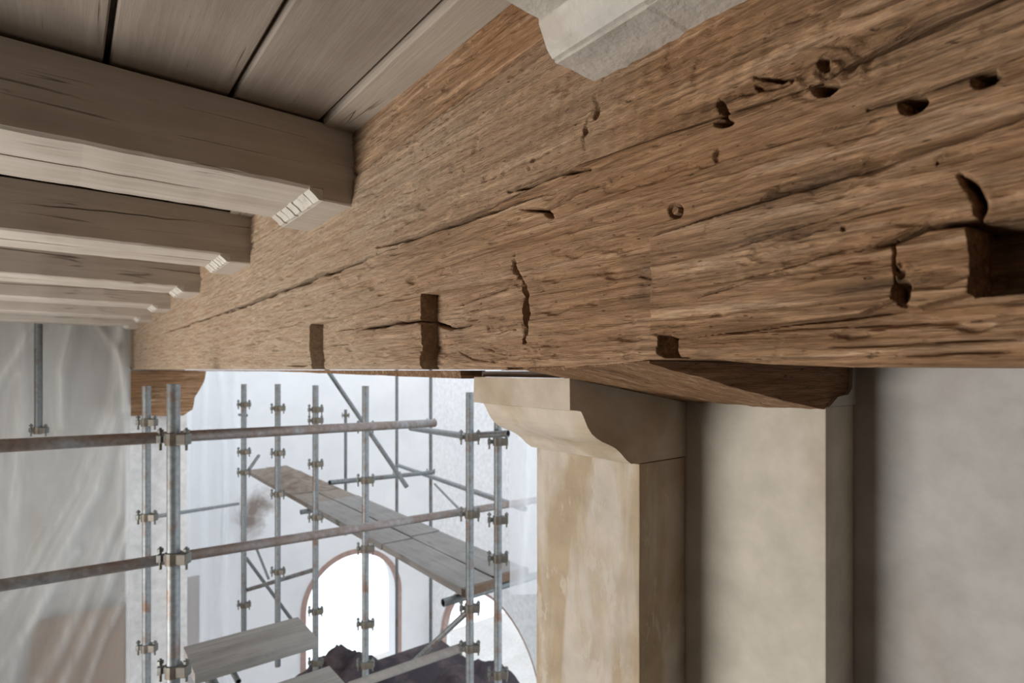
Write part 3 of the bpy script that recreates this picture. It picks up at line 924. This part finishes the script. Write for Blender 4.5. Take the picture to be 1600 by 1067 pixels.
def sheet(name, label, pa, pb, ytop, ybot, pyt, pyb, folds, nx, nz, mat, curtain=0.0, seed=0):
    """hanging film, wrinkled by real folds"""
    bm = bmesh.new(); G = []
    fl = []
    us = np.linspace(pa, pb, nx); vs = np.linspace(pyt, pyb, nz)
    PXg, PYg = np.meshgrid(us, vs)
    dd = np.zeros(PXg.shape); thick = np.zeros(PXg.shape)
    for pts, wd, am in folds:
        d, t = dist_poly(PXg, PYg, pts)
        dd += -1.5 * am * np.exp(-(d / wd) ** 2) * (0.5 + 0.5 * np.sin(3.1 * t + 0.6))
        thick += np.exp(-(d / wd / 0.8) ** 2) * (0.45 + 0.4 * fbm(PXg / 14, PYg / 60, 3))
    dd += 0.02 * fbm(PXg / 45 + seed, PYg / 130, 3) + 0.012 * fbm(PXg / 12 + seed, PYg / 60, 2)
    if curtain: dd += curtain * np.sin(PXg / 4.6 + 1.5 * fbm(PXg / 60 + seed, PYg / 300, 2) * 3)
    for i in range(nz):
        yb = ytop + (ybot - ytop) * min(1, i / nz * 2.5)
        row = []
        for j in range(nx):
            p = at_y(float(us[j]), float(vs[i]), yb)
            row.append(bm.verts.new(p + Vector((0, float(dd[i, j]), 0))))
        G.append(row)
    for i in range(nz - 1):
        for j in range(nx - 1): bm.faces.new((G[i][j], G[i][j + 1], G[i + 1][j + 1], G[i + 1][j]))
    me = from_bm(name, bm, mat, None, at_y((pa + pb) / 2, pyt, ytop), True)
    me.data.attributes.new('fold', 'FLOAT', 'POINT').data.foreach_set('value', np.clip(thick, 0, 1).astype(np.float32).ravel())
    tag(me, label, 'dust sheet', 'clear plastic dust sheets')
    return me


sheet('dust_sheet', 'large clear plastic dust sheet hanging in diagonal folds over the left wall', -120, 203, 6.30, 6.42, 503, 1500, FOLDS, 110, 160, M['sheet'])
sheet('dust_sheet', 'narrow plastic sheet hanging in vertical pleats right of the timber block', 284, 374, 7.3, 7.3, 560, 1400, [([(350, 600), (345, 800), (330, 1000)], 9, 0.08)], 40, 80, M['sheet2'], 0.05, 3)
sheet('dust_sheet', 'milky plastic sheet hanging beside the pilaster across the scaffold rails', 797, 870, 2.50, 2.50, 560, 928, [([(820, 600), (815, 800), (812, 1000)], 9, 0.02)], 24, 60, M['sheet2'], 0.0, 7)

# brown panel leaning behind the sheet
pts = [at_y(50, 972, 6.6), at_y(200, 944, 6.6)]
bm = bmesh.new()
A0 = Vector((pts[0].x, 6.60, pts[0].z)); B0 = Vector((0.455, 6.60, pts[1].z))
vsb = [bm.verts.new(p) for p in (A0, B0, Vector((B0.x, 6.60, FLOOR)), Vector((A0.x - 0.35, 6.60, FLOOR)))]
f = bm.faces.new(vsb); ex = bmesh.ops.extrude_face_region(bm, geom=[f])
for v in [g_ for g_ in ex['geom'] if isinstance(g_, bmesh.types.BMVert)]: v.co.y += 0.03
tag(from_bm('brown_panel', bm, M['ply'], None, (0.1, 6.6, FLOOR)), 'large brown wooden panel standing behind the plastic sheet at lower left', 'panel')
bm = bmesh.new(); a_ = at_y(282, 905, 7.6); b_ = at_y(312, 1000, 7.6)
box(bm, (a_.x, 7.6, FLOOR), (b_.x, 7.64, a_.z), 0.004)
tag(from_bm('brown_panel', bm, M['ply'], None, ((a_.x + b_.x) / 2, 7.6, FLOOR)), 'narrow reddish-brown board standing upright behind the thick scaffold upright', 'panel')

# ================================================================== SCAFFOLD
TR = 0.0242


def coupler_mesh():
    bm = bmesh.new()
    r = TR + 0.007
    cyl(bm, (0, 0, -0.024), (0, 0, 0.024), r, 14)
    box(bm, (r * 0.6, -0.022, -0.022), (r + 0.03, 0.022, 0.022), 0.004)
    for sx in (-1, 1):
        box(bm, (sx * 0.052 - 0.010, -0.012, -0.016), (sx * 0.052 + 0.010, 0.012, 0.016), 0.003)
        box(bm, (sx * 0.03 - 0.02, -0.006, -0.012), (sx * 0.03 + 0.02, 0.006, 0.012), 0.0)
        cyl(bm, (sx * 0.052, 0.0, -0.045), (sx * 0.052, 0.0, 0.045), 0.0055, 8)
        cyl(bm, (sx * 0.052, 0.0, 0.026), (sx * 0.052, 0.0, 0.038), 0.012, 6)
    bmesh.ops.recalc_face_normals(bm, faces=bm.faces[:])
    me = bpy.data.meshes.new('coupler'); bm.to_mesh(me); bm.free(); me.materials.append(M['clamp']); return me


CM = coupler_mesh()


def tube(p, q, label, group, mat='galv', r=TR, couplers=(), name='scaffold_tube', yaw=0.0):
    p = Vector(p); q = Vector(q)
    bm = bmesh.new(); cyl(bm, p, q, r, 18, r * 0.8)
    base = p if p.z < q.z else q
    o = from_bm(name, bm, M[mat], None, base)
    me = o.data
    nv = [len(f.vertices) <= 4 for f in me.polygons]; me.polygons.foreach_set('use_smooth', nv)
    try: me.set_sharp_from_angle(angle=math.radians(40))
    except Exception: pass
    tag(o, label, 'scaffold tube', group)
    for c in couplers:
        co, yw = (c, yaw) if not isinstance(c, tuple) else c
        t = (co - HY)
        # height on an upright given by its row in the picture
        dep = base.dot(FW)
        z = -(co - HY) * dep / F
        k = bpy.data.objects.new('coupler', CM); COL.objects.link(k); k.parent = o
        k.location = Vector((base.x, base.y, z)) - base
        k.rotation_euler = (0, 0, -PSI + yw); s_ = r / TR; k.scale = (s_, s_, s_)
    return o


GU = 'upright scaffold tubes'; GR = 'horizontal scaffold rails'; GD = 'diagonal scaffold braces'


def upright(px, top, d, label, couplers=(), r=TR, mat='galv', bot=FLOOR):
    p = at_d(px, top, d); return tube((p.x, p.y, bot), p, label, GU, mat, r, couplers)


YS = 2.75
dA = at_y(271, 600, 2.66).dot(FW)
upright(271, 600, dA, 'thickest scaffold upright, left of centre, clamped to both long rusty rails', (686, 872, 1047), 0.0245)
upright(229, 603, 3.45, 'scaffold upright just left of the thickest one', (660, 808, 1012), 0.0235)
upright(381, 600, 5.4, 'thin scaffold upright in front of the brown wall stain', (632, 706, 738, 945), bot=-2.6)
upright(434, 600, 5.0, 'thin scaffold upright crossing the far end of the raised planks', (638, 708, 772, 893), bot=-2.6)
upright(493, 602, 4.75, 'scaffold upright beside the left edge of the arched window', (640, 657, 725, 808, 955, 1035))
upright(571, 603, 3.75, 'scaffold upright standing in front of the middle of the arched window', (667, 750, 857, 975, 1038), 0.0225)
upright(734, 613, 3.34, 'scaffold upright carrying the near end of the raised planks', (683, 803, 950, 1012), 0.0235)
upright(778, 640, 3.32, 'scaffold upright closest to the pilaster', (690, 812, 872, 1053), 0.0235)
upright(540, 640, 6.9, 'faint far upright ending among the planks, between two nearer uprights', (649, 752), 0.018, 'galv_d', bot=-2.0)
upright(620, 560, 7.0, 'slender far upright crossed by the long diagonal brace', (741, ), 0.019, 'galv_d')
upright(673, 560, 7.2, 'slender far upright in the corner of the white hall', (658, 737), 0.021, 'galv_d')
hp = at_y(60, 500, 5.9)
tube(at_y(60, 678, 5.9), (hp.x, hp.y, 0.37), 'dark tube hanging from the last joist in front of the dust sheet', GU, 'galv_d', 0.027, (672,))

ya, yb = 2.66 + 0.052, 3.05


def rail(a, b, label, mat='galv', r=TR, group=GR):
    return tube(a, b, label, group, mat, r)


rail(at_y(-140, 704, ya - 0.05), at_y(679, 661, yb), 'upper long rusty rail running from the left edge under the girder', 'rust')
rail(at_y(-140, 937, 2.60 + 0.10), at_y(870, 776, 2.97), 'lower long rail running from the left edge to the pilaster', 'rust', 0.0225)
p = at_d(642, 669, 4.6); q = at_d(733, 682, 3.40)
rail(p, q, 'short rail from the end of the upper long rail to the plank-bearing upright', 'galv', 0.021)
rail(at_d(731, 681, 3.40), at_d(794, 677, 3.2), 'stub rail joining the two uprights nearest the pilaster', 'galv_d', 0.019)
rail(at_d(622, 727, 6.9), at_d(820, 795, 3.75), 'middle rail sloping down towards the pilaster above the planks', 'galv', 0.021)
rail(at_d(515, 754, 3.8 * 1.15), at_d(676, 738, 5.4), 'short rail crossing just above the raised planks', 'galv_d', 0.019)
rail(at_d(236, 808, 3.5), at_d(372, 787, 5.0), 'thin pale rail behind the thickest upright', 'galv', 0.013)
rail(at_d(385, 922, 5.46), at_d(494, 889, 4.92), 'short rail low between the thin uprights left of the arched window', 'galv', 0.019)
rail(at_d(545, 1073, 3.3), at_d(732, 1008, 3.36), 'lowest thick rail above the dark tarpaulin heap', 'board', 0.026)
rail(at_d(640, 1040, 3.6), at_d(731, 955, 3.38), 'diagonal brace propping the near end of the raised planks', 'galv', 0.017, GD)
rail(at_d(508, 573, 5.0), at_d(636, 761, 4.7), 'long diagonal brace falling from the girder past the upright', 'galv_d', 0.019, GD)
rail(at_d(679, 756, 5.4), at_d(722, 800, 4.6), 'thin short diagonal brace just left of the plank-bearing upright', 'galv', 0.010, GD)
rail(at_d(385, 872, 6.2), at_d(463, 978, 5.8), 'diagonal brace low behind the thin uprights at left of the window', 'galv_d', 0.017, GD)
rail(at_d(396, 845, 6.6), at_d(420, 905, 6.4), 'short faint brace near the brown wall stain', 'galv', 0.014, GD)
rail(at_d(388, 735, 5.5), at_d(404, 712, 5.9), 'short stub brace at the far left corner of the planks', 'galv_d', 0.016, GD)
rail(at_d(374, 648, 6.2), at_d(385, 649, 5.5), 'tiny stub tube on the thin upright near the timber block', 'galv_d', 0.014)

# transoms carrying the planks
ZB = -1.306
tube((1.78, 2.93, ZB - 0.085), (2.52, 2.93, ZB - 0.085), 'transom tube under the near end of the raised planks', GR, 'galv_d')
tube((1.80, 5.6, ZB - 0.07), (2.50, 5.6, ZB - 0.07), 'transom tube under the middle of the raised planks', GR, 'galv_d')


def plank(a, b, mat, label, end_iron=True, jit=0.006, axis=1):
    e = empty('scaffold_board', ((a[0] + b[0]) / 2, (a[1] + b[1]) / 2, a[2]))
    bm = bmesh.new(); box(bm, a, b, 0.003)
    bmesh.ops.subdivide_edges(bm, edges=[x for x in bm.edges if x.calc_length() > 0.9], cuts=10)
    for v in bm.verts:
        v.co.z += jit * mnoise.noise((v.co.x * 1.5, v.co.y * 1.5, a[0] * 7))
    from_bm('plank', bm, mat, e, e.location)
    if end_iron and axis == 1:
        bm = bmesh.new()
        if axis == 1:
            box(bm, (a[0] - 0.002, a[1] - 0.002, a[2] - 0.001), (b[0] + 0.002, a[1] + 0.03, b[2] + 0.002))
        else:
            box(bm, (b[0] - 0.03, a[1] - 0.002, a[2] - 0.001), (b[0] + 0.002, b[1] + 0.002, b[2] + 0.002))
        from_bm('end_strap', bm, M['iron'], e, e.location)
    tag(e, label, 'scaffold board', 'scaffold boards'); return e


TH = 0.045
ysg = [2.83, 3.95, 5.6, 8.0]
lab = [['near grey scaffold board on the left side of the raised walkway', 'middle grey scaffold board on the left side of the raised walkway', 'far dark scaffold board on the left side of the raised walkway'],
       ['near grey scaffold board on the right side of the raised walkway', 'middle grey scaffold board on the right side of the raised walkway', 'far scaffold board on the right side of the raised walkway']]
for i, (xa, xb) in enumerate(((1.865, 2.118), (2.132, 2.40))):
    for k in range(3):
        off = random.uniform(-0.008, 0.008)
        plank((xa + off, ysg[k] + 0.006 + 0.05 * i, ZB - TH), (xb + off, ysg[k + 1] - 0.006 + 0.05 * i, ZB + (0.006 if k == 1 else 0)), M['board_dark'] if k == 2 else M['board'], lab[i][k], k == 0)
plank((0.44, 2.76, -1.35), (0.97, 3.06, -1.302), M['board_x'], 'upper grey scaffold board at the bottom, right of the thickest upright', True, 0.004, 0)
plank((0.44, 2.36, -1.45), (0.99, 2.66, -1.402), M['board_x'], 'lower grey scaffold board at the very bottom edge, right of the thickest upright', True, 0.004, 0)
tube((0.55, 2.25, -1.478), (0.55, 3.3, -1.478), 'transom tube carrying the two low scaffold boards', GR, 'galv_d')
tube((0.60, 2.7, -1.364), (0.60, 3.1, -1.364), 'short packing tube under the upper of the low boards', GR, 'galv_d', 0.012)


def heap(name, label, cat, c, sx, sy, hh, mat, seed, base_z, stuff=False, rough=0.35):
    bm = bmesh.new(); n = 44; G = []
    for i in range(n + 1):
        row = []
        for j in range(n + 1):
            u = i / n * 2 - 1; v = j / n * 2 - 1
            r = min(1, math.hypot(u, v)); k = max(0, 1 - r ** 2.2)
            z = hh * k * (0.75 + rough * (mnoise.noise((u * 2 + seed, v * 2, 0)) + 0.6 * mnoise.noise((u * 5 + seed, v * 5, 3)) + 0.3 * abs(mnoise.noise((u * 11, v * 11 + seed, 5)))))
            row.append(bm.verts.new((c[0] + u * sx, c[1] + v * sy, base_z + max(0.0, z))))
        G.append(row)
    for i in range(n):
        for j in range(n): bm.faces.new((G[i][j], G[i + 1][j], G[i + 1][j + 1], G[i][j + 1]))
    o = from_bm(name, bm, mat, None, (c[0], c[1], base_z), True); tag(o, label, cat); return o


# lower deck that carries the covered heaps
bm = bmesh.new(); box(bm, (1.0, 3.6, -3.06), (3.3, 5.5, -3.0), 0.01)
tag(from_bm('lower_deck', bm, M['tarp'], None, (2.7, 5, -3.0)), 'dark-covered low working deck under the tarpaulin heaps', 'deck')
hA = at_y(520, 990, 5.1); hB = at_y(690, 1030, 4.5)
heap('tarpaulin_heap', 'dark crumpled tarpaulin heap below the arched window, beside the low boards', 'tarpaulin', (hA.x, 5.0), 0.55, 0.48, 0.58, M['tarp'], 2, -2.999, False, 0.2)
heap('tarpaulin_heap', 'dark crumpled tarpaulin heap at the bottom edge, left of the plank-bearing upright', 'tarpaulin', (hB.x, 4.05), 0.62, 0.42, 0.62, M['tarp'], 8, -3.0, False, 0.2)
heap('rubble_heap', 'low brown rubble heap lying on the far end of the raised planks', 'rubble', (2.12, 7.0), 0.26, 0.9, 0.10, M['rubble'], 4, ZB + 0.0035)
